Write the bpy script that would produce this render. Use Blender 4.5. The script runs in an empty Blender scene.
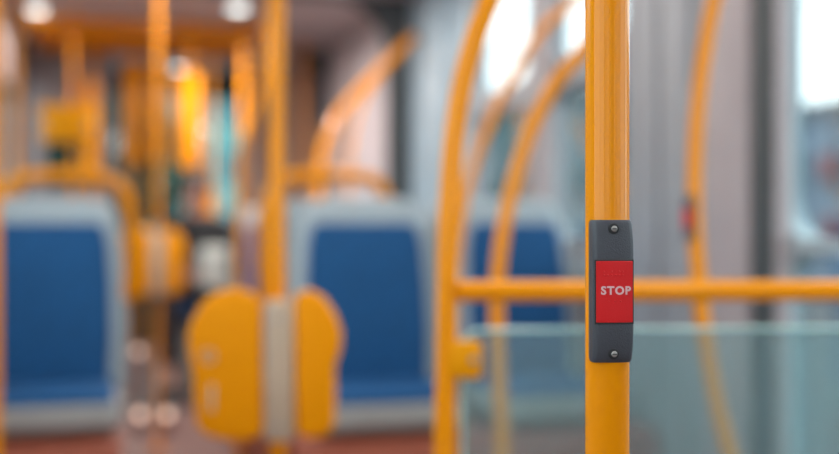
import bpy, bmesh, math, random
from mathutils import Vector, Matrix
random.seed(4)
R = math.radians
S = bpy.context.scene
C = bpy.context.collection

# ------------------------------------------------------------------ camera
TH = R(15.0); EYE = 1.05; FPX = 1131.0; CX, CY = 419.5, 227.0
cd = bpy.data.cameras.new('camera'); cam = bpy.data.objects.new('camera', cd); C.objects.link(cam)
cam.location = (0, 0, EYE); cam.rotation_euler = (R(90), 0, -TH)
cd.sensor_width = 36; cd.lens = FPX * 36 / 839; cd.clip_start = 0.02; cd.clip_end = 500
cd.dof.use_dof = True; cd.dof.focus_distance = 0.885; cd.dof.aperture_fstop = 2.1
S.camera = cam
# ------------------------------------------------------------------ daylight (overcast) and exposure
w = bpy.data.worlds.new('world'); S.world = w; w.use_nodes = True
bg = w.node_tree.nodes['Background']; bg.inputs[0].default_value = (0.90, 0.95, 1.0, 1); bg.inputs[1].default_value = 3.2
S.view_settings.view_transform = 'Standard'; S.view_settings.look = 'None'
S.view_settings.exposure = 0.43; S.view_settings.gamma = 1.0; S.view_settings.use_curve_mapping = False
S.cycles.max_bounces = 10; S.cycles.diffuse_bounces = 5; S.cycles.transparent_max_bounces = 16
# ------------------------------------------------------------------ place helpers
def BX(lat, z, Z=0.0):      # metres right of / ahead of the standing point -> bus coordinates
    return Vector((lat*math.cos(TH) + z*math.sin(TH), z*math.cos(TH) - lat*math.sin(TH), Z))
def W(px, py, z):
    return BX((px-CX)/FPX*z, z, EYE + (CY-py)/FPX*z)
XR, XL, YF, YB, ZC = 1.78, -0.67, 10.4, -2.4, 2.45
def wy(px, X=XR):            # where along the side wall a direction lands
    k = (px-CX)/FPX; z = X/(k*math.cos(TH) + math.sin(TH)); return z*(math.cos(TH) - k*math.sin(TH))

# ------------------------------------------------------------------ materials
def srgb(r, g, b):
    f = lambda c: (c/255/12.92) if c/255 <= .04045 else ((c/255+.055)/1.055)**2.4
    return (f(r), f(g), f(b), 1)
def mat(name, col, rough=.5, metal=0.0, var=.06, scale=8.0, bump=0.0, bscale=60, coat=0.0, spec=.5, emit=None, es=0, stretch=None):
    m = bpy.data.materials.new(name); m.use_nodes = True; nt = m.node_tree; N = nt.nodes; L = nt.links
    p = N['Principled BSDF']; p.inputs['Roughness'].default_value = rough; p.inputs['Metallic'].default_value = metal
    p.inputs['Coat Weight'].default_value = coat; p.inputs['Coat Roughness'].default_value = .08; p.inputs['Specular IOR Level'].default_value = spec
    tc = N.new('ShaderNodeTexCoord'); src = tc.outputs['Object']
    if stretch:
        mp = N.new('ShaderNodeMapping'); mp.inputs['Scale'].default_value = stretch; L.new(src, mp.inputs[0]); src = mp.outputs[0]
    n = N.new('ShaderNodeTexNoise'); n.inputs['Scale'].default_value = scale; n.inputs['Detail'].default_value = 3; L.new(src, n.inputs['Vector'])
    r = N.new('ShaderNodeValToRGB'); L.new(n.outputs[0], r.inputs[0])
    r.color_ramp.elements[0].position = .3; r.color_ramp.elements[1].position = .7
    r.color_ramp.elements[0].color = tuple(max(0, c*(1-var)) for c in col[:3]) + (1,)
    r.color_ramp.elements[1].color = tuple(min(1, c*(1+var)) for c in col[:3]) + (1,)
    L.new(r.outputs[0], p.inputs['Base Color'])
    if bump:
        n2 = N.new('ShaderNodeTexNoise'); n2.inputs['Scale'].default_value = bscale; L.new(src, n2.inputs['Vector'])
        b = N.new('ShaderNodeBump'); b.inputs['Strength'].default_value = bump; b.inputs['Distance'].default_value = .002
        L.new(n2.outputs[0], b.inputs['Height']); L.new(b.outputs[0], p.inputs['Normal'])
    if emit:
        p.inputs['Emission Color'].default_value = emit; p.inputs['Emission Strength'].default_value = es
    return m
def glass(name, tint, haze=0.0, hazecol=(.5, .7, .7, 1), gloss=.06):
    m = bpy.data.materials.new(name); m.use_nodes = True; nt = m.node_tree; N = nt.nodes; L = nt.links
    N.remove(N['Principled BSDF']); out = N['Material Output']
    t = N.new('ShaderNodeBsdfTransparent'); t.inputs[0].default_value = tint
    g = N.new('ShaderNodeBsdfGlossy'); g.inputs['Roughness'].default_value = .03
    d = N.new('ShaderNodeBsdfDiffuse'); d.inputs[0].default_value = hazecol
    lw = N.new('ShaderNodeLayerWeight'); lw.inputs[0].default_value = .25
    mm = N.new('ShaderNodeMath'); mm.operation = 'MULTIPLY_ADD'; mm.inputs[1].default_value = .5; mm.inputs[2].default_value = gloss*.4
    L.new(lw.outputs['Fresnel'], mm.inputs[0])
    a = N.new('ShaderNodeMixShader'); a.inputs[0].default_value = haze; L.new(t.outputs[0], a.inputs[1]); L.new(d.outputs[0], a.inputs[2])
    b = N.new('ShaderNodeMixShader'); L.new(mm.outputs[0], b.inputs[0]); L.new(a.outputs[0], b.inputs[1]); L.new(g.outputs[0], b.inputs[2])
    L.new(b.outputs[0], out.inputs['Surface'])
    return m
M = dict(
    yellow=mat('yellow_powder_coat', (.86, .29, .0, 1), .24, var=.03, spec=.25),
    ypole=mat('glossy_yellow_paint', (.80, .262, .0, 1), .13, var=0.0, coat=.28, spec=.12),
    yplastic=mat('yellow_plastic', (.88, .30, .0, 1), .5, var=.03, spec=.12),
    amber=mat('amber_plastic', (.86, .33, .0, 1), .45, var=.05, spec=.15),
    house=mat('dark_grey_plastic', (.045, .048, .06, 1), .42, var=.08, bump=.25, bscale=900),
    black=mat('black_rubber', (.012, .013, .015, 1), .6),
    slate=mat('slate_rubber', (.055, .065, .07, 1), .6),
    red=mat('red_plastic', (.58, .008, .010, 1), .38, var=.05, bump=.1, bscale=700, spec=.3),
    white=mat('white_print', (.66, .42, .42, 1), .5, var=.03),
    steel=mat('steel', (.42, .40, .38, 1), .5, metal=1, scale=200, bump=.2),
    blue=mat('blue_upholstery', (.003, .078, .225, 1), .85, var=.35, scale=90, bump=.5, bscale=350),
    shell=mat('pale_grey_plastic', (.36, .43, .47, 1), .4, var=.04),
    lip=mat('grey_cushion_pan', (.34, .34, .33, 1), .5, var=.05),
    greige=mat('warm_grey_plastic', (.52, .38, .27, 1), .5),
    redbrown=mat('red_brown_vinyl', (.34, .085, .045, 1), .55, var=.15, scale=40),
    floor=mat('rose_brown_vinyl', (.25, .14, .125, 1), .38, var=.18, scale=60),
    wall=mat('grey_wall_laminate', (.31, .32, .345, 1), .45, var=.05),
    wallblue=mat('blue_grey_wall_laminate', (.33, .43, .50, 1), .4, var=.05),
    mauve=mat('mauve_grey_laminate', (.40, .345, .355, 1), .5, var=.05),
    ceil=mat('lilac_grey_ceiling', (.62, .56, .58, 1), .5, var=.04),
    bellows=mat('rose_grey_bellows', (.54, .47, .48, 1), .7, var=.1),
    dkgreen=mat('dark_green_trim', (.02, .05, .045, 1), .5),
    glass=glass('tinted_window_glass', (.86, .93, .93, 1)),
    screen=glass('windscreen_glass', (.62, .84, .84, 1)),
    panel=glass('teal_partition_glass', (.82, .93, .93, 1), haze=.15, hazecol=(.46, .66, .70, 1), gloss=.10),
    edge=mat('polished_glass_edge', (.55, .80, .76, 1), .15),
    lamp=mat('lamp_diffuser', (.9, .9, .9, 1), .4, emit=(.92, 1, .98, 1), es=3.0),
    warm=mat('warm_glint_glow', (.9, .7, .6, 1), .4, emit=(1, .66, .5, 1), es=1.3),  # glow in place of warm reflections in the aisle
    asphalt=mat('asphalt', (.07, .075, .08, 1), .9, var=.2, scale=2),
    bteal=mat('pale_teal_render', (.12, .18, .20, 1), .8, var=.15, scale=.6),
    bgreen=mat('pale_green_render', (.26, .38, .37, 1), .8, var=.15, scale=.4),
    bblue=mat('blue_cladding', (.16, .22, .30, 1), .6, var=.2, scale=.8),
    bgrey=mat('grey_render', (.15, .16, .17, 1), .8, var=.1, scale=.5),
    bwin=mat('dark_pane', (.07, .11, .15, 1), .3),
    bred=mat('red_awning', (.30, .03, .03, 1), .7), borange=mat('orange_awning', (.45, .16, .02, 1), .7),
    leaf=mat('foliage', (.012, .055, .035, 1), .8, var=.5, scale=5), bark=mat('bark', (.06, .04, .03, 1), .9),
    skin=mat('skin', (.42, .19, .13, 1), .55), hair=mat('brown_hair', (.035, .015, .01, 1), .6, var=.3, scale=60),
    jacket=mat('black_jacket', (.008, .008, .010, 1), .8, var=.3), trousers=mat('dark_trousers', (.022, .016, .02, 1), .85),
    bag=mat('white_bag', (.55, .55, .50, 1), .6), shoe=mat('shoe', (.02, .02, .02, 1), .5), eye=mat('eye', (.7, .7, .7, 1), .3),
)
# ------------------------------------------------------------------ object helpers
def link(name, bm, m, parent=None, smooth=40, loc=None):
    me = bpy.data.meshes.new(name); bmesh.ops.recalc_face_normals(bm, faces=bm.faces); bm.to_mesh(me); bm.free()
    me.materials.append(M[m])
    o = bpy.data.objects.new(name, me); C.objects.link(o)
    if smooth:
        for p in me.polygons: p.use_smooth = True
        try: me.set_sharp_from_angle(angle=R(smooth))
        except Exception: pass
    if parent is not None:
        o.parent = parent
    if loc is not None: o.location = loc
    return o
def tag(o, label, cat, group=None):
    o['label'] = label; o['category'] = cat
    if group: o['group'] = group
    return o
def thing(name, label, cat, loc=(0, 0, 0), rz=0.0, group=None):
    o = bpy.data.objects.new(name, None); C.objects.link(o); o.empty_display_size = .1
    o.location = loc; o.rotation_euler = (0, 0, rz); return tag(o, label, cat, group)
def struct(o): o['kind'] = 'structure'; return o
def box(bm, x0, x1, y0, y1, z0, z1, bev=0.0, seg=2):
    t = bmesh.new(); bmesh.ops.create_cube(t, size=1)
    for v in t.verts: v.co = Vector(((x0+x1)/2+v.co.x*(x1-x0), (y0+y1)/2+v.co.y*(y1-y0), (z0+z1)/2+v.co.z*(z1-z0)))
    if bev: bmesh.ops.bevel(t, geom=t.edges[:], offset=bev, segments=seg, affect='EDGES', profile=.5)
    merge(bm, t); return bm
def merge(bm, t, mx=None):
    if mx is not None: bmesh.ops.transform(t, matrix=mx, verts=t.verts)
    me = bpy.data.meshes.new('t'); t.to_mesh(me); t.free(); bm.from_mesh(me); bpy.data.meshes.remove(me)
def spline(pts, n=10):
    if len(pts) < 3: return [Vector(p) for p in pts]
    P = [Vector(p) for p in pts]; P = [P[0]*2-P[1]] + P + [P[-1]*2-P[-2]]; out = []
    for i in range(1, len(P)-2):
        a, b, c, d = P[i-1:i+3]
        for k in range(n):
            t = k/n; out.append(.5*((2*b)+(c-a)*t+(2*a-5*b+4*c-d)*t*t+(3*b-a-3*c+d)*t**3))
    out.append(P[-2]); return out
def tube(bm, path, r, n=20, flute=0.0):
    path = [Vector(p) for p in path]; rings = []
    t0 = (path[1]-path[0]).normalized(); u = t0.orthogonal().normalized()
    for i, p in enumerate(path):
        t = (path[min(i+1, len(path)-1)] - path[max(i-1, 0)]).normalized()
        u = (u - t*u.dot(t)).normalized(); v = t.cross(u)
        ring = []
        for k in range(n):
            a = 2*math.pi*k/n; rr = r*(1 + flute*math.cos(26*a))
            ring.append(bm.verts.new(p + (u*math.cos(a)+v*math.sin(a))*rr))
        rings.append(ring)
    for a, b in zip(rings, rings[1:]):
        for k in range(n): bm.faces.new((a[k], a[(k+1) % n], b[(k+1) % n], b[k]))
    bm.faces.new(rings[0][::-1]); bm.faces.new(rings[-1]); return bm
def prism(bm, pts, y0, y1, bev=0.0, seg=3):      # outline in x,z pushed along y
    t = bmesh.new(); f = t.faces.new([t.verts.new((x, y0, z)) for x, z in pts])
    g = bmesh.ops.extrude_face_region(t, geom=[f]); vs = [e for e in g['geom'] if isinstance(e, bmesh.types.BMVert)]
    bmesh.ops.translate(t, vec=(0, y1-y0, 0), verts=vs)
    if bev:
        es = [e for e in t.edges if abs(e.verts[0].co.y-e.verts[1].co.y) < 1e-6]
        bmesh.ops.bevel(t, geom=es, offset=bev, segments=seg, affect='EDGES', profile=.5)
    merge(bm, t); return bm
def rrect(x0, x1, z0, z1, r, n=8):
    rs = r if isinstance(r, (list, tuple)) else [r]*4     # tr, tl, bl, br
    out = []
    for (cx, cz, a0, q) in ((x1, z1, 0, rs[0]), (x0, z1, 90, rs[1]), (x0, z0, 180, rs[2]), (x1, z0, 270, rs[3])):
        sx = -1 if cx == x1 else 1; sz = -1 if cz == z1 else 1
        for k in range(n+1):
            a = R(a0+90*k/n); out.append((cx+sx*q+q*math.cos(a), cz+sz*q+q*math.sin(a)))
    return out
def B(*a, **k): return box(bmesh.new(), *a, **k)
def cyl(bm, c, r, h, axis='Z', n=24, bev=0.0):
    t = bmesh.new(); bmesh.ops.create_cone(t, cap_ends=True, segments=n, radius1=r, radius2=r, depth=h)
    if bev:
        es = [e for e in t.edges if abs(e.verts[0].co.z-e.verts[1].co.z) < 1e-6]
        bmesh.ops.bevel(t, geom=es, offset=bev, segments=2, affect='EDGES', profile=.5)
    rot = {'Z': Matrix(), 'Y': Matrix.Rotation(R(90), 4, 'X'), 'X': Matrix.Rotation(R(90), 4, 'Y')}[axis]
    merge(bm, t, Matrix.Translation(c) @ rot); return bm

# ------------------------------------------------------------------ bus shell
struct(link('floor', B(XL-.06, XR+.06, YB, YF, -.06, 0), 'floor', smooth=0))
struct(link('ceiling', B(XL-.06, XR+.06, YB, YF, ZC, ZC+.06), 'ceil', smooth=0))
# right wall: openings given along the bus
def wall(name, x0, x1, openings, m, ylim=(YB, YF)):
    bm = bmesh.new(); y = ylim[0]
    for (a, b, z0, z1) in sorted(openings):
        box(bm, x0, x1, y, a, 0, ZC)
        if z0 > 0.001: box(bm, x0, x1, a, b, 0, z0)
        box(bm, x0, x1, a, b, z1, ZC); y = b
    box(bm, x0, x1, y, ylim[1], 0, ZC)
    return struct(link(name, bm, m, smooth=0))
wn = [0]
def window(x, a, b, z0, z1, side, transom=None, m='glass', fr='slate', r=.07, fw=.035):
    wn[0] += 1; nm = 'window_%d' % wn[0]
    root = struct(bpy.data.objects.new(nm, None)); C.objects.link(root); root.location = (x, (a+b)/2, z0)
    hw = (b-a)/2; h = z1-z0
    def ring(za, zb):
        bm = bmesh.new(); o = rrect(-hw, hw, za, zb, .004); i = rrect(-hw+fw, hw-fw, za+fw, zb-fw, r); n = len(o)
        L = []
        for y in (-.035, .035):
            L.append(([bm.verts.new((p[0], y, p[1])) for p in o], [bm.verts.new((p[0], y, p[1])) for p in i]))
        for k in range(n):
            j = (k+1) % n
            bm.faces.new((L[0][0][k], L[0][0][j], L[0][1][j], L[0][1][k])); bm.faces.new((L[1][0][k], L[1][0][j], L[1][1][j], L[1][1][k]))
            bm.faces.new((L[0][0][k], L[0][0][j], L[1][0][j], L[1][0][k])); bm.faces.new((L[0][1][k], L[0][1][j], L[1][1][j], L[1][1][k]))
        return bm
    spans = [(0, h)] if transom is None else [(0, transom-z0), (transom-z0, h)]
    for za, zb in spans:
        bm = ring(za, zb); bmesh.ops.rotate(bm, verts=bm.verts, cent=(0, 0, 0), matrix=Matrix.Rotation(R(90), 3, 'Z'))
        link('window_frame', bm, fr, root, smooth=0)
        link('pane', B(-.003, .003, -hw+.01, hw-.01, za+.01, zb-.01), m, root, smooth=0)
    return root
yA0, yA1 = wy(548), wy(474)         # window with the sky light above its transom, farther one is A
W1 = (wy(533), wy(474)); W2 = (wy(632), wy(549)); W3 = (.55, wy(777))
RO = [(-1.9, -.9, .95, 2.25), (-.7, .35, .95, 2.25), (W3[0], W3[1], .12, 2.36), (W2[0], W2[1], .95, 2.38), (W1[0], W1[1], .95, 2.38)]
ybel0, ybel1 = 6.8, 8.9
wall('wall_right', XR, XR+.06, RO + [(ybel0+.1, ybel1-.1, .3, 2.3)], 'wall')
window(XR+.03, *RO[0], 'r'); window(XR+.03, *RO[1], 'r')
window(XR+.03, *RO[2], 'r', transom=1.0, r=.12, fw=.02, fr='shell'); window(XR+.03, *RO[3], 'r', transom=1.68, fr='wall', r=.10, fw=.05)
window(XR+.03, *RO[4], 'r', transom=1.66, fr='wall', r=.10, fw=.05)
LO = [(-1.8, -.5, .95, 2.2), (-.3, 1.0, .95, 2.2), (1.2, 2.5, .95, 2.2), (2.7, 4.0, .95, 2.2), (4.2, 5.4, .95, 2.2), (5.6, 6.7, .95, 2.2), (7.1, 8.4, .95, 2.0), (8.7, 10.1, .95, 2.2)]
wall('wall_left', XL-.06, XL, LO, 'mauve')
for o in LO: window(XL-.03, *o, 'l', fr='wall')
# unseen back of the bus, narrow openings shaped to streak the pole's reflections
bm = bmesh.new(); box(bm, XL, XR, YB-.06, YB, 0, .9); box(bm, XL, XR, YB-.06, YB, 2.25, ZC); 
for x0_, x1_ in ((XL, -.40), (-.22, .22), (.36, .75), (1.0, 1.30), (1.5, XR)): box(bm, x0_, x1_, YB-.06, YB, .9, 2.25)

struct(link('wall_back', bm, 'mauve', smooth=0))
# front end: dark green trim around the windscreen
bm = bmesh.new(); box(bm, XL, XR, YF, YF+.08, 0, .75); box(bm, XL, XR, YF, YF+.08, 2.22, ZC)
for x in (XL, .02, .62, 1.08, XR-.12): box(bm, x, x+.12, YF, YF+.08, .75, 2.22)
struct(link('wall_front', bm, 'dkgreen', smooth=0))
g = struct(bpy.data.objects.new('window_20', None)); C.objects.link(g); g.location = (.55, YF+.04, .75)
for a, b in ((XL+.12, .02), (.14, .62), (.74, 1.08), (1.20, XR-.12)): link('pane', B(a-.55, b-.55, -.003, .003, .0, 1.47), 'screen', g, smooth=0)
# wall dressings on the right, kept as trim
def trim(n, px0, px1, m, d=.02, z0=0, z1=ZC-.01):
    a, b = sorted((wy(px0, XR-d), wy(px1, XR-d))); return struct(link('trim_%d' % n, B(XR-d, XR-.0005, a, b, z0, z1, bev=.006), m))
trim(1, 751, 774, 'slate', .035)
trim(2, 774, 777, 'mauve', .05)
trim(3, 704, 748, 'mauve', .025)
trim(4, 660, 690, 'wall', .012)
trim(5, 640, 656, 'wall', .02)
trim(6, 535, 547, 'mauve', .03)
trim(7, 446, 470, 'wallblue', .02)
trim(8, 401, 443, 'wallblue', .05)
struct(link('trim_9', B(XR-.02, XR-.0005, W1[0]-.9, W1[1]+.6, .80, .93, bev=.008), 'shell'))
# rounded dark portals of the articulation and its bellows
def portal(name, y, th, wd, m):
    bm = bmesh.new(); o = rrect(XL+.002, XR-.002, 0.002, ZC-.002, .02, 10); i = rrect(XL+.02, XR-wd, .02, ZC-.015, [.34, .02, .02, .02], 10); n = len(o); Ls = []
    for yy in (y, y+th): Ls.append(([bm.verts.new((p[0], yy, p[1])) for p in o], [bm.verts.new((p[0], yy, p[1])) for p in i]))
    for k in range(n):
        j = (k+1) % n
        for q in (0, 1): bm.faces.new((Ls[q][0][k], Ls[q][0][j], Ls[q][1][j], Ls[q][1][k])); bm.faces.new((Ls[0][q][k], Ls[0][q][j], Ls[1][q][j], Ls[1][q][k]))
    return struct(link(name, bm, m, smooth=30))
portal('trim_10', ybel0-.12, .12, .17, 'slate'); portal('trim_11', ybel1, .12, .17, 'slate')
bm = bmesh.new(); n = 14; prev = None
for k in range(n*2+1):
    y = ybel0 + .002 + (ybel1-ybel0-.004)*k/(n*2); x = XR-.03 if k % 2 == 0 else XR-.16
    cur = (bm.verts.new((x, y, .02)), bm.verts.new((x, y, ZC-.02)))
    if prev: bm.faces.new((prev[0], cur[0], cur[1], prev[1]))
    prev = cur
o = struct(link('wall_bellows', bm, 'bellows', smooth=0)); md = o.modifiers.new('s', 'SOLIDIFY'); md.thickness = .006
# low platforms that carry the seats
PZ = .36
struct(link('trim_12', B(.56, XR-.001, 3.48, 6.55, 0.001, PZ, bev=.012), 'redbrown'))
struct(link('trim_13', B(XL+.001, .02, 3.70, 5.30, 0.001, PZ, bev=.012), 'redbrown'))

# ------------------------------------------------------------------ outside
struct(link('ground', B(-60, 60, -20, 120, -.5, -.4), 'asphalt', smooth=0))
def building(x0, x1, y0, y1, h, m, label, face, rows=2, cols=6, awn=None):
    t = thing('building', label, 'building', ((x0+x1)/2, (y0+y1)/2, -.4)); hx, hy = (x1-x0)/2, (y1-y0)/2
    link('wall', B(-hx, hx, -hy, hy, 0, h), m, t, smooth=0)
    link('roof_parapet', B(-hx-.15, hx+.15, -hy-.15, hy+.15, h, h+.25), 'bgrey', t, smooth=0)
    for r in range(rows):
        for c in range(cols):
            z = .9 + r*(h-1)/rows
            if face == 'x': a = -hy + (c+.25)*2*hy/cols; link('window', B(-hx-.06, -hx, a, a+hy/cols, z, z+.5*(h-1)/rows), 'bwin', t, smooth=0)
            else: a = -hx + (c+.25)*2*hx/cols; link('window', B(a, a+hx/cols, -hy-.06, -hy, z, z+.5*(h-1)/rows), 'bwin', t, smooth=0)
    if awn:
        for (a, b, z, mm) in awn: link('sign_board', B(-hx-.25, -hx-.06, a, b, z, z+.5, bev=.05), mm, t)
    return t
building(15, 22, 2, 24, 3.95, 'bblue', 'low blue-clad building with red and orange signs, seen through the door glass', 'x', 2, 22,
         [(8.1, 8.5, 2.5, 'bred'), (7.3, 7.55, 1.7, 'borange'), (8.0, 8.3, 1.2, 'bred'), (3.5, 4.5, 2.6, 'borange')])
building(1.0, 7.0, 40, 50, 9.5, 'bgreen', 'pale green building straight ahead, filling the bright opening in the windscreen', 'y', 4, 5)
building(16, 19, 35, 54, 6.2, 'bteal', 'pale teal building seen through the side windows behind the curved rails', 'x', 2, 8)
building(14, 22, 56, 75, 7.0, 'bgrey', 'grey building beyond the windows at the front right corner of the bus', 'x', 2, 6)
building(-24, -16, 10, 58, 5.5, 'bteal', 'long pale teal building seen through the left windows at the photo\'s edge', 'y', 2, 4)
building(-18, -3.5, 60, 72, 13, 'bgreen', 'tall pale green building far ahead beyond the left end of the windscreen', 'y', 5, 8)
def tree(x, y, h, label):
    t = thing('tree', label, 'tree', (x, y, -.4)); bm = bmesh.new(); tube(bm, [(0, 0, 0), (.05, 0, h*.3), (0, .05, h*.6)], .16, 10); link('trunk', bm, 'bark', t)
    bm = bmesh.new()
    for k in range(34):
        a = random.uniform(0, 6.28); r = random.uniform(0, h*.28); z = random.uniform(h*.28, h)
        u = bmesh.new(); bmesh.ops.create_icosphere(u, subdivisions=2, radius=h*random.uniform(.08, .15))
        for v in u.verts: v.co *= random.uniform(.8, 1.2)
        merge(bm, u, Matrix.Translation((r*math.cos(a), r*math.sin(a), z)))
    link('crown', bm, 'leaf', t, smooth=0)
tree(-.9, 21, 6.6, 'dark green tree outside beyond the left half of the windscreen')
tree(5.2, 25, 6.2, 'dark green tree outside beyond the right end of the windscreen')
tree(-6.2, 23, 6.4, 'leftmost dark green tree outside beyond the windscreen')

# ------------------------------------------------------------------ lamps
def downlight(parent, watts, size, z, sy=None, tilt=0):
    ld = bpy.data.lights.new('lamp_light', 'AREA'); ld.energy = watts; ld.size = size; ld.color = (1, .93, .88)
    if sy: ld.shape = 'RECTANGLE'; ld.size_y = sy
    lo = bpy.data.objects.new('lamp_light', ld); C.objects.link(lo); lo.parent = parent; lo.location = (0, 0, z); lo.rotation_euler.x = tilt
for x, y, wh in ((.0, .6, 'above the nearest pole'), (1.2, .6, 'above the glass screen'), (.0, 3.1, 'above the aisle'), (1.2, 3.1, 'above the seats by the side window'), (.36, 5.5, 'just before the ladder of ceiling rails'), (1.2, 5.45, 'just before the dark rounded frame')):  # unseen strips added to brighten the interior
    t = thing('fill_strip', 'added long fill light strip, out of view ' + wh, 'light', (x, y, ZC), group='added fill light strips')
    link('casing', B(-.07, .07, -.95, .95, -.03, -.001, bev=.008), 'shell', t); link('diffuser', B(-.055, .055, -.92, .92, -.036, -.029, bev=.003), 'lamp', t)
    downlight(t, 7 if y < 5 else (18 if x < 1 else 9), .10, -.05, 1.8, 0 if y < 5 else (R(35) if x < 1 else 0))  # one fill strip tilted forward to brighten the ceiling boards
def ceil_light(px, py, label, watts=24):
    z = (ZC-.02-EYE)*FPX/(CY-py); p = W(px, py, z); t = thing('ceiling_light', label, 'light', (p.x, p.y, ZC), group='round ceiling lights')
    bm = cyl(bmesh.new(), (0, 0, -.012), .075, .022, bev=.005); link('rim', bm, 'steel', t)
    bm = cyl(bmesh.new(), (0, 0, -.025), .058, .01, bev=.003); link('diffuser', bm, 'lamp', t)
    downlight(t, watts, .12, -.15)
ceil_light(37, 10, 'glowing round ceiling light at the top left corner, above the yellow ceiling rails', 3)
ceil_light(238, 8, 'glowing round ceiling light just left of the top of the upright with two panels')
ceil_light(76, 68, 'smaller ceiling light farther forward above the yellow box', 8)
ceil_light(178, 68, 'smaller ceiling light farther forward above the broad yellow upright', 9)
# ------------------------------------------------------------------ the in-focus pole and stop button
pp = W(607.3, 227, .9)
t = thing('grab_pole', 'sharp thick yellow upright pole nearest the camera, carrying the stop button', 'pole', (pp.x, pp.y, 0))
link('tube', tube(bmesh.new(), [(0, 0, .012), (0, 0, .6), (0, 0, 1.0)], .0175, 72), 'ypole', t, smooth=60)
link('ribbed_tube', tube(bmesh.new(), [(0, 0, 1.0), (0, 0, 1.5), (0, 0, ZC-.012)], .0175, 312, flute=.0022), 'ypole', t, smooth=60)
link('floor_flange', cyl(bmesh.new(), (0, 0, .007), .04, .014, bev=.004), 'yellow', t)
link('ceiling_flange', cyl(bmesh.new(), (0, 0, ZC-.008), .04, .014, bev=.004), 'yellow', t)
# button: local -Y is its face, turned a little to the right of the viewer
zc = EYE + (CY-291)/FPX*.885
def stop_button(loc, rz, label, s=1.0, text=True):
    t = thing('stop_button', label, 'button', loc, rz); t.scale = (s, s, s)
    H = .0556
    # housing section (x,y): saddle around the pole, open to the back
    outl = [(-.0163, .004), (-.0165, -.006), (-.0163, -.0175), (-.0152, -.0199), (-.0125, -.0207), (-.006, -.0217), (0, -.0220), (.006, -.0217), (.0125, -.0207), (.0152, -.0199), (.0163, -.0175), (.0165, -.006), (.0163, .004)]
    bm = bmesh.new(); rings = []
    for z, q in ((-H, .955), (-H+.0012, .985), (-H+.003, 1), (-.046, 1), (-.038, 1), (-.030, 1), (-.026, 1), (.026, 1), (.030, 1), (.038, 1), (.046, 1), (H-.003, 1), (H-.0012, .985), (H, .955)):
        e = 1 - .13*max(0, (abs(z)-.026)/(H-.026))**2; rings.append([bm.verts.new((x*q - (.0012*(1-e)/.13 if x > 0 else 0), y*q*e if y < 0 else y, z)) for x, y in outl])
    for a, b in zip(rings, rings[1:]):
        for k in range(len(outl)): bm.faces.new((a[k], a[(k+1) % len(outl)], b[(k+1) % len(outl)], b[k]))
    bm.faces.new(rings[0][::-1]); bm.faces.new(rings[-1]); link('housing', bm, 'house', t, smooth=50)
    # dark gap and red push plate
    def plate(hw, z0, z1, y0, dy, mm, nm, bev):
        u = bmesh.new(); n = 16; sec = [(-hw+2*hw*k/n) for k in range(n+1)]
        loop = [(x, y0+7*x*x) for x in sec] + [(x, y0+7*x*x+dy) for x in reversed(sec)]
        rg = []
        for z, q in ((z0, bev), (z0+bev, 0), (z1-bev, 0), (z1, bev)):
            rg.append([u.verts.new((x*(1-q/hw), y+(q if k <= n else 0), z)) for k, (x, y) in enumerate(loop)])
        for p_, q_ in zip(rg, rg[1:]):
            for k in range(len(loop)): u.faces.new((p_[k], p_[(k+1) % len(loop)], q_[(k+1) % len(loop)], q_[k]))
        u.faces.new(rg[0][::-1]); u.faces.new(rg[-1]); return link(nm, u, mm, t, smooth=35)
    plate(.0155, -.0254, .0248, -.0224, .004, 'black', 'gap_seal', .0002)
    b = plate(.0145, -.0243, .0238, -.0229, .004, 'red', 'push_plate', .0006)
    for s_ in (1, -1):
        u = cyl(bmesh.new(), (-.0004, -.0206, s_*.0487), .0043, .0012, 'Y', 24, .0003); rc = link('screw_recess', u, 'black', t)
        u = bmesh.new(); bmesh.ops.create_uvsphere(u, u_segments=20, v_segments=10, radius=.0024)
        for v in u.verts: v.co = Vector((v.co.x, -.0212+v.co.y*.30, s_*.0487+v.co.z))
        sc = link('screw', u, 'steel', t)
        u = bmesh.new(); box(u, -.0018, .0018, -.0223, -.0218, s_*.0487-.0004, s_*.0487+.0004)
        link('slot', u, 'black', sc)
    if text:
        fc = bpy.data.curves.new('stop', 'FONT'); fc.body = 'STOP'; fc.size = .0087; fc.space_character = 1.16; fc.align_x = 'CENTER'; fc.offset = .0003; fc.extrude = .00025; fc.resolution_u = 6
        fo = bpy.data.objects.new('tmp', fc); C.objects.link(fo); dg = bpy.context.evaluated_depsgraph_get(); me = bpy.data.meshes.new_from_object(fo.evaluated_get(dg)); bpy.data.objects.remove(fo)
        xs = [v.co.x for v in me.vertices]; mid = (min(xs)+max(xs))/2; ww = max(xs)-min(xs)
        for v in me.vertices:
            x, y, z = v.co; x = (x-mid)*(.0238/ww)+.0010; v.co = Vector((x, -.02295+7*x*x-z, y-.0021))
        me.materials.clear(); me.materials.append(M['white']); o = bpy.data.objects.new('stop_lettering', me); C.objects.link(o); o.parent = b; o['label'] = 'pale STOP lettering'
        u = bmesh.new()
        for row, cols in ((.0128, (-.0085, -.0055, -.0025, .0005, .0035, .0065)), (.0155, (-.0085, -.0025, .0035, .0065)), (-.0075, (-.0045, .0, .0045))):
            for c in cols:
                q = bmesh.new(); bmesh.ops.create_icosphere(q, subdivisions=2, radius=.0007); merge(u, q, Matrix.Translation((c, -.0228+7*c*c, row)))
        link('raised_dots', u, 'red', b)
    return t
stop_button((pp.x, pp.y, zc), -TH+R(5.5), 'dark grey stop button box with red plate on the nearest yellow pole')

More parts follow.
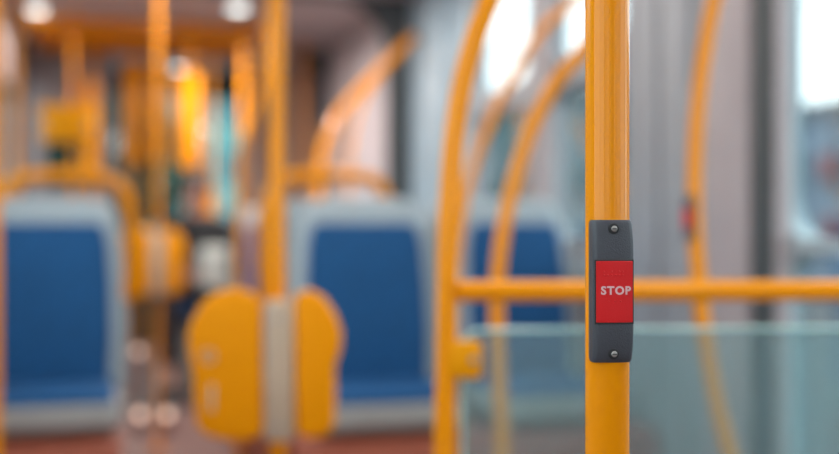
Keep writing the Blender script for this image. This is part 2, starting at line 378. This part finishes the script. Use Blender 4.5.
# ------------------------------------------------------------------ glass partition with its rails
zp = 1.85
def tubething(name, label, cat, path, r, m='yellow', group=None, feet=(), n=20):
    base = Vector(path[0]); t = thing(name, label, cat, (base.x, base.y, 0), group=group)
    o = Vector((base.x, base.y, 0)); bm = tube(bmesh.new(), [Vector(p)-o for p in path], r, n); link('tube', bm, m, t, smooth=60)
    for f in feet:
        f = Vector(f)-o; link('flange', cyl(bmesh.new(), f, r*2.2, .016, bev=.004), m, t)
    return t
def floorpt(px, z, Z=.004): p = W(px, 227, z); p.z = Z; return p
ga = W(447, 291, zp)
path = spline([floorpt(443, zp), W(444.5, 454, zp), W(446, 380, zp), W(447, 300, zp), W(448.5, 220, zp), W(455, 130, zp), W(467, 65, zp), W(490, 0, zp), W(540, -100, zp), W(610, -220, zp), W(660, -330, zp), W(680, -450, zp), floorpt(683, zp, ZC-.004)])
t = tubething('curved_handrail', 'large curved yellow handrail holding the left end of the crossbar and glass', 'handrail', path, .0175, feet=[floorpt(443, zp, .009), floorpt(683, zp, ZC-.009)])
# crossbar runs from the rail to the wall
p0 = W(450, 291, zp); p1 = W(839, 290.5, 1.89); d = (p1-p0); kk = (XR-.012-p0.x)/d.x; p1 = p0 + d*kk
tubething('crossbar_rail', 'horizontal yellow rail passing behind the stop button above the glass screen', 'rail', [p0 + d.normalized()*.012, p0+d*.5, p1], .0175)
# glass screen just behind rail plane (same vertical plane)
dn = Vector((d.x, d.y, 0)).normalized(); ang = math.atan2(dn.y, dn.x); gl = W(463, 330, zp); gz = gl.z
Lg = (XR-.02-gl.x)/dn.x
t = thing('glass_screen', 'teal tinted glass screen under the horizontal rail, right of the curved handrail', 'glass panel', (gl.x, gl.y, 0), ang)
bm = prism(bmesh.new(), rrect(0, Lg, .12, gz, [.03, .03, .03, .03]), -.004, .004); link('pane', bm, 'panel', t, smooth=0)
pr = [Vector((x, 0, z)) for x, z in rrect(0, Lg, .12, gz, [.03, .03, .03, .03])]; pr.append(pr[0]); bm = tube(bmesh.new(), pr, .0032, 8); e = link('polished_edge', bm, 'edge', t)
for z in (EYE-(359-CY)/FPX*zp, .30):
    bm = B(-.026, .030, -.016, .016, z-.031, z+.031, bev=.006); cl = link('clamp', bm, 'amber', t); cl['label'] = 'yellow clamp block'
    link('screw', cyl(bmesh.new(), (.015, -.017, z), .006, .004, 'Y', bev=.001), 'steel', cl)
# other bent rails
path = spline([floorpt(503, 2.5), W(502, 454, 2.5), W(499, 380, 2.5), W(497, 300, 2.5), W(502, 240, 2.5), W(513, 185, 2.5), W(531, 130, 2.5), W(556, 82, 2.5), W(583, 50, 2.5), W(602, 15, 2.5), W(610, -50, 2.5), W(611, -200, 2.5), floorpt(611, 2.5, ZC-.004)])
tubething('curved_handrail', 'curved yellow handrail bending behind the stop pole, passing behind the glass screen', 'handrail', path, .0165, feet=[floorpt(503, 2.5, .009), floorpt(611, 2.5, ZC-.009)])
zz = 3.35
path = spline([floorpt(450, zz), W(451, 400, zz), W(453, 300, zz), W(460, 225, zz), W(472, 170, zz), W(492, 118, zz), W(518, 66, zz), W(543, 30, zz), W(575, 0, zz), W(615, -40, zz), W(640, -110, zz), floorpt(650, zz, ZC-.004)])
tubething('curved_handrail', 'thinner curved yellow handrail just right of the large one, against the side windows', 'handrail', path, .0150, feet=[floorpt(450, zz, .009), floorpt(650, zz, ZC-.009)])
zz = 2.40
path = spline([floorpt(772, zz), W(758, 560, zz), W(730, 454, zz), W(716, 400, zz), W(705, 335, zz), W(699, 280, zz), W(695, 220, zz), W(695, 160, zz), W(698, 105, zz), W(705, 50, zz), W(714, 0, zz), W(735, -80, zz), W(755, -200, zz), floorpt(768, zz, ZC-.004)])
tubething('curved_handrail', 'bowed yellow handrail right of the stop pole, with a small stop box on it', 'handrail', path, .0165, feet=[floorpt(772, zz, .009), floorpt(768, zz, ZC-.009)])
q = W(693.5, 218, zz); stop_button((q.x, q.y, q.z), R(-74), 'small blurred stop box on the left side of the bowed handrail', .85, text=False)

# ------------------------------------------------------------------ uprights with double yellow panels
def upright(px, z, label, r=.0175):
    p = W(px, 227, z); t = thing('grab_pole', label, 'pole', (p.x, p.y, 0)); bm = tube(bmesh.new(), [(0, 0, .012), (0, 0, 1.2), (0, 0, ZC-.012)], r, 20); link('tube', bm, 'yellow', t, smooth=60)
    link('floor_flange', cyl(bmesh.new(), (0, 0, .007), .04, .014, bev=.004), 'yellow', t)
    link('ceiling_flange', cyl(bmesh.new(), (0, 0, ZC-.008), .04, .014, bev=.004), 'yellow', t); return t
ZM = 2.45
upright(277.5, ZM, 'yellow upright pole rising above the large pair of yellow panels')
def panels(px, z, s, label, marks, cy=365, w1=1.0):
    p = W(px, cy, z); t = thing('leaning_panel', label, 'panel', (p.x, p.y, p.z), -TH); t.scale = (s*.965, s, s*.985)
    k = ZM/FPX; f = lambda L: [((x-277.5)*k, -(y-365)*k) for x, y in L]
    lw = f([(262, 304), (252, 292), (236, 288), (218, 291), (203, 301), (192, 318), (187, 335), (188, 352), (192, 372), (194, 400), (196, 424), (206, 434), (232, 440), (256, 438), (263, 430)])
    rw = f([(296, 294), (310, 289), (325, 297), (336, 313), (343, 332), (342, 350), (336, 366), (337, 395), (336, 424), (329, 434), (310, 438), (297, 430)])
    for L, a, nm in ((lw, 1, 'wing_panel'), (rw, -1, 'wing_panel')):
        bm = prism(bmesh.new(), L, -.022, .022, .009, 3)
        o = link(nm, bm, 'yplastic', t, smooth=50)
        if marks and a == 1:
            c = Vector(((209-277.5)*k, -.0235, -(355-365)*k)); u = bmesh.new()
            tube(u, [c+Vector((.012*math.cos(R(i*15)), 0, .012*math.sin(R(i*15)))) for i in range(25)], .0035, 6)
            mk = link('printed_ring', u, 'greige', o); mk['label'] = 'grey ring mark'
            mk = link('printed_bar', B(c.x+.001, c.x+.013, -.0235, -.0215, -(410-365)*k, -(383-365)*k, bev=.001), 'greige', o); mk['label'] = 'grey upright bar mark'
    bm = B((265-277.5)*k, (295-277.5)*k, -.020, .030, -(440-365)*k, -(300-365)*k, bev=.008); link('centre_bracket', bm, 'greige', t)['label'] = 'warm grey centre bracket'
    for zq in (-(318-365)*k, -(425-365)*k): link('bolt', cyl(bmesh.new(), (0.004, -.0215, zq), .007, .005, 'Y', bev=.001), 'steel', t)
    return t
panels(277.5, ZM-.035, 1.0, 'large pair of rounded yellow panels with grey bracket between, centre left foreground', True)
upright(158, 5.3, 'faint yellow upright carrying the smaller pair of yellow panels', r=.012)
panels(157, 5.26, .98, 'smaller blurred pair of yellow panels further down the aisle, left of the person', False, cy=262)
upright(-6, 3.0, 'yellow upright pole cut by the left edge of the photo')

# ------------------------------------------------------------------ seats
def seat_thing(loc, rz, label, handle=False, wide=1.0):
    t = thing('bus_seat', label, 'seat', loc, rz, group='blue bus seats with grey shells')
    t.scale = (wide, 1, 1)
    def bend(o, k=.13, z0=.10, cup=.35):
        for v in o.data.vertices:
            v.co.y += k*max(0, v.co.z-z0) - cup*v.co.x**2*(1 if v.co.z > z0 else 0)
    HW = .222
    sh = [(-.225, .06), (-.232, .30), (-.228, .50), (-.213, .66), (-.195, .745), (-.165, .785), (-.11, .798), (.11, .798), (.165, .785), (.195, .745), (.213, .66), (.228, .50), (.232, .30), (.225, .06)]
    pad = [(-.186, .13), (-.194, .30), (-.192, .48), (-.184, .62), (-.172, .685), (-.150, .705), (.150, .705), (.172, .685), (.184, .62), (.192, .48), (.194, .30), (.186, .13)]
    def dense(bm):
        bmesh.ops.subdivide_edges(bm, edges=[e for e in bm.edges if e.calc_length() > .12], cuts=3, use_grid_fill=True); bmesh.ops.triangulate(bm, faces=[f for f in bm.faces if len(f.verts) > 4]); return bm
    o = link('back_shell', dense(prism(bmesh.new(), sh, .175, .245, .02, 3)), 'shell', t, smooth=50); bend(o)
    b = link('backrest', dense(prism(bmesh.new(), pad, .150, .180, .012, 3)), 'blue', t, smooth=50); bend(b)
    u = bmesh.new()
    link('seat_pan', B(-.225, .225, -.235, .22, .030, .118, bev=.022, seg=3), 'lip', t)
    link('cushion', B(-.205, .205, -.225, .17, .105, .150, bev=.018, seg=3), 'blue', t)
    link('pedestal', B(-.14, .14, -.12, .18, .0, .035, bev=.004), 'redbrown', t)
    if handle:
        pts = [(-.235, .26, .40), (-.25, .28, .60), (-.245, .30, .74), (-.20, .33, .85), (-.11, .345, .885), (.11, .345, .885), (.20, .33, .85), (.245, .30, .74), (.25, .28, .60), (.235, .26, .40)]
        bm = tube(bmesh.new(), spline(pts, 6), .026, 16); link('grab_handle', bm, 'yellow', t, smooth=60)['label'] = 'yellow grab handle'
    return t
def seatpos(X, Y): return (X, Y, PZ)
seat_thing(seatpos(.87, 3.78), 0, 'blue seat in the middle of the photo, facing the camera left of the curved handrail', wide=1.14)
seat_thing(seatpos(1.45, 3.80), 0, 'blue seat partly behind the curved handrails and glass screen, next to the side window')
seat_thing(seatpos(-.235, 4.02), 0, 'blue seat at the left edge of the photo, facing the camera', wide=1.12)
seat_thing(seatpos(.79, 4.62), math.pi, 'seat turned away behind the middle blue seat, yellow handle over its top', True)
seat_thing(seatpos(1.40, 4.62), math.pi, 'seat turned away behind the blue seat that stands next to the side window')
seat_thing(seatpos(-.19, 4.92), math.pi, 'seat turned away behind the left blue seat, yellow handle over its top', True)

seat_thing(seatpos(.86, 6.05), 0, 'farther blue seat, a strip of it showing left of the middle upright pole')
seat_thing(seatpos(1.42, 6.05), 0, 'farther blue seat by the wall, hidden behind the nearer blue seats')
# ------------------------------------------------------------------ overhead rails, boards and box further down
t = thing('overhead_rail', 'yellow ladder of ceiling rails across the top left of the photo', 'rail', (.2, 7.6, ZC))
pA = ZC-.09
for x in (-.52, .92):
    link('long_rail', tube(bmesh.new(), [(x-.2, 0, -.09), (x-.2, .5, -.09), (x-.2, 1.15, -.09)], .035, 14), 'yellow', t, smooth=60)
for k in range(5):
    y = .02 + k*.27
    link('cross_board', B(-.72, .72, y-.02, y+.02, -.115, -.06, bev=.01), 'yellow', t, smooth=60)
for x in (-.72, .72):
    for y in (.06, .5, .95): link('hanger', cyl(bmesh.new(), (x, y, -.045), .012, .09), 'yellow', t)
def board(px0, px1, y0, y1, z, m, name, label, cat, post=True, th=.03):
    a = W(px0, y1, z); b = W(px1, y0, z); c = (a+b)/2; wd = (px1-px0)/FPX*z; h = (y1-y0)/FPX*z
    t = thing(name, label, cat, (c.x, c.y, 0), -TH)
    link('board', B(-wd/2, wd/2, -th/2, th/2, a.z, b.z, bev=min(.012, th/3)), m, t)
    if post:
        link('post', tube(bmesh.new(), [(0, th/2+.016, .004), (0, th/2+.016, 1.2), (0, th/2+.016, ZC-.004)], .016, 12), 'yellow', t, smooth=60)
    return t
board(125, 143, 62, 165, 8.2, 'yellow', 'yellow_board', 'left of two narrow orange boards side by side above the smaller panels', 'board')
board(149, 164, 62, 160, 8.3, 'yellow', 'yellow_board', 'right of two narrow orange boards side by side above the smaller panels', 'board')
board(178, 200, 72, 168, 7.6, 'yellow', 'yellow_board', 'broad yellow upright board beside the bright teal opening, above the person', 'board')
board(84, 99, 80, 185, 8.0, 'yellow', 'yellow_board', 'narrow orange board right behind the bright yellow box', 'board')
t = board(43, 96, 106, 142, 7.2, 'amber', 'ticket_box', 'bright yellow box mounted high beyond the left blue seat', 'box', th=.14)
for dx in (-.15, .15): link('latch', B(dx-.02, dx+.02, -.08, -.069, EYE+.62, EYE+.66, bev=.003), 'steel', t)
upright(17, 6.4, 'slim yellow pole left of the bright yellow box')
upright(243, 7.6, 'yellow pole right of the bright teal opening')
upright(304, 8.6, 'faint orange pole just right of the upright with the panels', r=.022)
# bent rails left of the middle upright
path = spline([floorpt(240, 4.9), W(240, 300, 4.9), W(240, 200, 4.9), W(243, 150, 4.9), W(256, 110, 4.9), W(268, 60, 4.9), floorpt(270, 4.9, ZC-.004)])
tubething('curved_handrail', 'bent yellow handrail just left of the middle upright pole', 'handrail', path, .0175, feet=[floorpt(240, 4.9, .009), floorpt(270, 4.9, ZC-.009)])
# slanted rails before the portal
path = [floorpt(318, 5.6, PZ+.002)] + spline([W(318, 230, 5.6), W(321, 165, 5.75), W(333, 125, 5.95), W(352, 99, 6.15), W(382, 69, 6.4), W(413, 38, 6.62)])
t = tubething('slanted_handrail', 'slanting yellow handrail rising to the right across the dark rounded frame', 'handrail', path, .027)
e = path[-1] - Vector((t.location.x, t.location.y, 0)); link('wall_bracket', tube(bmesh.new(), [e, e+Vector((XR-.002-path[-1].x, 0, 0))], .014, 12), 'slate', t)
path = [floorpt(345, 5.6, PZ+.002), W(347, 200, 5.65), W(352, 140, 5.8), W(362, 104, 6.0), W(378, 78, 6.25)]
pth = spline(path); tubething('slanted_handrail', 'second slanting yellow handrail, just right of and behind the other', 'handrail', pth, .011)
board(205, 216, 190, 250, 7.9, 'yplastic', 'yellow_board', 'low orange board directly right of the person, under the bright opening', 'board')
# glowing discs standing in for warm reflections low by the aisle
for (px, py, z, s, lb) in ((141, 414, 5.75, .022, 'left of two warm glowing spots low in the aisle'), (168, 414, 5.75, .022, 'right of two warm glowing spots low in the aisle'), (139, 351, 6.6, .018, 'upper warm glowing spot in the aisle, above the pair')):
    p = W(px, py, z); t = thing('aisle_glint', lb, 'light', (p.x, p.y, 0), -TH)
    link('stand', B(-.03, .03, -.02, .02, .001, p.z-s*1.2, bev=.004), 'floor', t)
    link('glint_back', B(-s*1.4, s*1.4, -.02, .02, p.z-s*1.3, p.z+s*1.3, bev=.004), 'steel', t)
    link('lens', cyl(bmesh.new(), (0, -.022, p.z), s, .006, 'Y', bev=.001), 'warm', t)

# ------------------------------------------------------------------ seated person
def skin(name, V, E, rad, m, parent, lev=2):
    me = bpy.data.meshes.new('sk'); me.from_pydata([tuple(v) for v in V], E, []); o = bpy.data.objects.new('sk', me); C.objects.link(o)
    md = o.modifiers.new('s', 'SKIN'); sv = me.skin_vertices[0].data
    for i, r in enumerate(rad):
        sv[i].radius = r if isinstance(r, tuple) else (r, r)
    sv[0].use_root = True
    md2 = o.modifiers.new('u', 'SUBSURF'); md2.levels = lev; md2.render_levels = lev
    dg = bpy.context.evaluated_depsgraph_get(); nm = bpy.data.meshes.new_from_object(o.evaluated_get(dg)); bpy.data.objects.remove(o)
    nm.materials.clear(); nm.materials.append(M[m])
    for p in nm.polygons: p.use_smooth = True
    q = bpy.data.objects.new(name, nm); C.objects.link(q); q.parent = parent; return q
pz = 7.3; pb = W(195, 227, pz)
SEATZ = .56
st = thing('bus_seat', 'seat the dark-clothed person sits on, half hidden by the smaller yellow panels', 'seat', (pb.x, pb.y, 0), -.15)
link('seat_pan', B(-.22, .22, -.22, .24, SEATZ-.09, SEATZ, bev=.02), 'blue', st)
link('back_shell', B(-.22, .22, .25, .30, SEATZ-.05, 1.12, bev=.02), 'shell', st)
link('pedestal', B(-.12, .12, -.1, .2, .001, SEATZ-.085, bev=.01), 'lip', st)
P = thing('person', 'seated person in a black jacket holding a white bag, beyond the smaller yellow panels', 'person', (pb.x, pb.y, SEATZ), -.15)
J = {}
V = [(0, .06, .11), (0, .07, .25), (0, .07, .38), (0, .07, .50), (0, .055, .575), (0, .04, .66), (0, .02, .76),
     (-.09, .03, .10), (-.11, -.38, .10), (-.11, -.40, -.38), (-.11, -.52, -.50), (.09, .03, .10), (.11, -.38, .10), (.11, -.40, -.38), (.11, -.52, -.50),
     (-.17, .06, .50), (-.22, .00, .26), (-.10, -.20, .19), (-.06, -.27, .19), (.17, .06, .50), (.22, .00, .26), (.10, -.20, .19), (.06, -.27, .19)]
E = [(0, 1), (1, 2), (2, 3), (3, 4), (4, 5), (5, 6), (0, 7), (7, 8), (8, 9), (9, 10), (0, 11), (11, 12), (12, 13), (13, 14), (3, 15), (15, 16), (16, 17), (17, 18), (3, 19), (19, 20), (20, 21), (21, 22)]
RD = [(.13, .11), (.12, .10), (.13, .10), (.12, .085), .055, (.075, .085), (.07, .08), .075, .055, .04, .03, .075, .055, .04, .03, .05, .04, .03, .026, .05, .04, .03, .026]
body = skin('body', V, E, RD, 'skin', P)
for s in (-1, 1):      # five fingers per hand, curled on the bag
    fing = bmesh.new()
    hv = Vector((s*.06, -.27, .19))
    for k, (ln, off) in enumerate(((.042, -.026), (.05, -.010), (.053, .006), (.045, .021))):
        a = hv+Vector((-s*.01, -.012, off)); tube(fing, [a, a+Vector((-s*ln*.4, -.028, 0)), a+Vector((-s*ln*.9, -.034, 0)), a+Vector((-s*ln*1.3, -.020, -.004))], .0085, 8)
    a = hv+Vector((-s*.004, .0, .03)); tube(fing, [a, a+Vector((-s*.022, -.004, .022)), a+Vector((-s*.042, -.012, .026))], .010, 8)
    link('fingers', fing, 'skin', body)
jv = [V[i] for i in (0, 1, 2, 3, 4, 15, 16, 17, 19, 20, 21)]
je = [(0, 1), (1, 2), (2, 3), (3, 4), (3, 5), (5, 6), (6, 7), (3, 8), (8, 9), (9, 10)]
skin('jacket', jv, je, [(.165, .14), (.155, .135), (.165, .135), (.15, .115), .068, .078, .062, .047, .078, .062, .047], 'jacket', P)
tv = [V[i] for i in (0, 7, 8, 9, 11, 12, 13)]; tv[0] = (0, .06, .14)
skin('trousers', tv, [(0, 1), (1, 2), (2, 3), (0, 4), (4, 5), (5, 6)], [(.15, .12), .095, .078, .058, .095, .078, .058], 'trousers', P)
for s in (-1, 1):
    link('shoe', B(s*.11-.045, s*.11+.045, -.60, -.36, -.555, -.46, bev=.03, seg=3), 'shoe', P)
u = bmesh.new(); bmesh.ops.create_uvsphere(u, u_segments=20, v_segments=14, radius=.106)
for v in u.verts:
    v.co = Vector((v.co.x*.92, v.co.y*1.05+.035, v.co.z*1.12+.745))
    if v.co.y < -.01 and v.co.z < .775: v.co.y = .04 + (v.co.y-.04)*.55
    if v.co.z < .68: v.co.z = .66 + (v.co.z-.66)*1.3 if v.co.y > .02 else v.co.z
link('hair', u, 'hair', P)
u = bmesh.new(); bmesh.ops.create_cone(u, cap_ends=True, segments=6, radius1=.017, radius2=.005, depth=.045); bmesh.ops.translate(u, verts=u.verts, vec=(0, -.075, .715)); link('nose', u, 'skin', body)
for s in (-1, 1):
    for nm, c, r, m_ in (('eye', (s*.032, -.058, .745), .012, 'eye'), ('ear', (s*.085, .02, .725), .022, 'skin')):
        u = bmesh.new(); bmesh.ops.create_uvsphere(u, u_segments=10, v_segments=8, radius=r); bmesh.ops.translate(u, verts=u.verts, vec=c); link(nm, u, m_, body)
link('mouth', B(-.024, .024, -.072, -.055, .672, .682, bev=.003), 'bred', body)
hb = thing('white_bag', 'white bag held on the lap of the seated person', 'bag', (W(214, 262, pz-.35).x, W(214, 262, pz-.35).y, W(214, 290, pz-.35).z), -.3)
u = B(-.09, .09, -.04, .04, 0, .27, bev=.03, seg=3); link('bag_body', u, 'bag', hb)
link('bag_handle', tube(bmesh.new(), spline([(-.05, 0, .26), (-.04, 0, .33), (.04, 0, .33), (.05, 0, .26)], 6), .007, 8), 'shoe', hb)
# ------------------------------------------------------------------ front end furniture
t = thing('cab_partition', 'rose grey driver cab partition with a dark window at the front left', 'partition', (XL+.34, 9.2, 0))
bm = bmesh.new(); box(bm, -.33, .30, -.03, .03, .001, 1.35); box(bm, -.33, .30, -.03, .03, 2.0, ZC-.02); box(bm, -.33, -.20, -.03, .03, 1.35, 2.0); box(bm, .22, .30, -.03, .03, 1.35, 2.0)
link('board', bm, 'mauve', t, smooth=0); link('pane', B(-.2, .22, -.004, .004, 1.35, 2.0), 'screen', t, smooth=0)
t = thing('door_partition', 'rose grey partition at the front right, seen between the poles left of the dark frame', 'partition', (1.46, 9.9, 0))
link('board', B(-.38, .31, -.02, .02, .001, ZC-.02, bev=.008), 'mauve', t)
link('handle_bar', tube(bmesh.new(), spline([(-.2, -.03, 1.0), (-.2, -.09, 1.1), (-.2, -.09, 1.8), (-.2, -.03, 1.9)], 5), .02, 12), 'yellow', t, smooth=60)
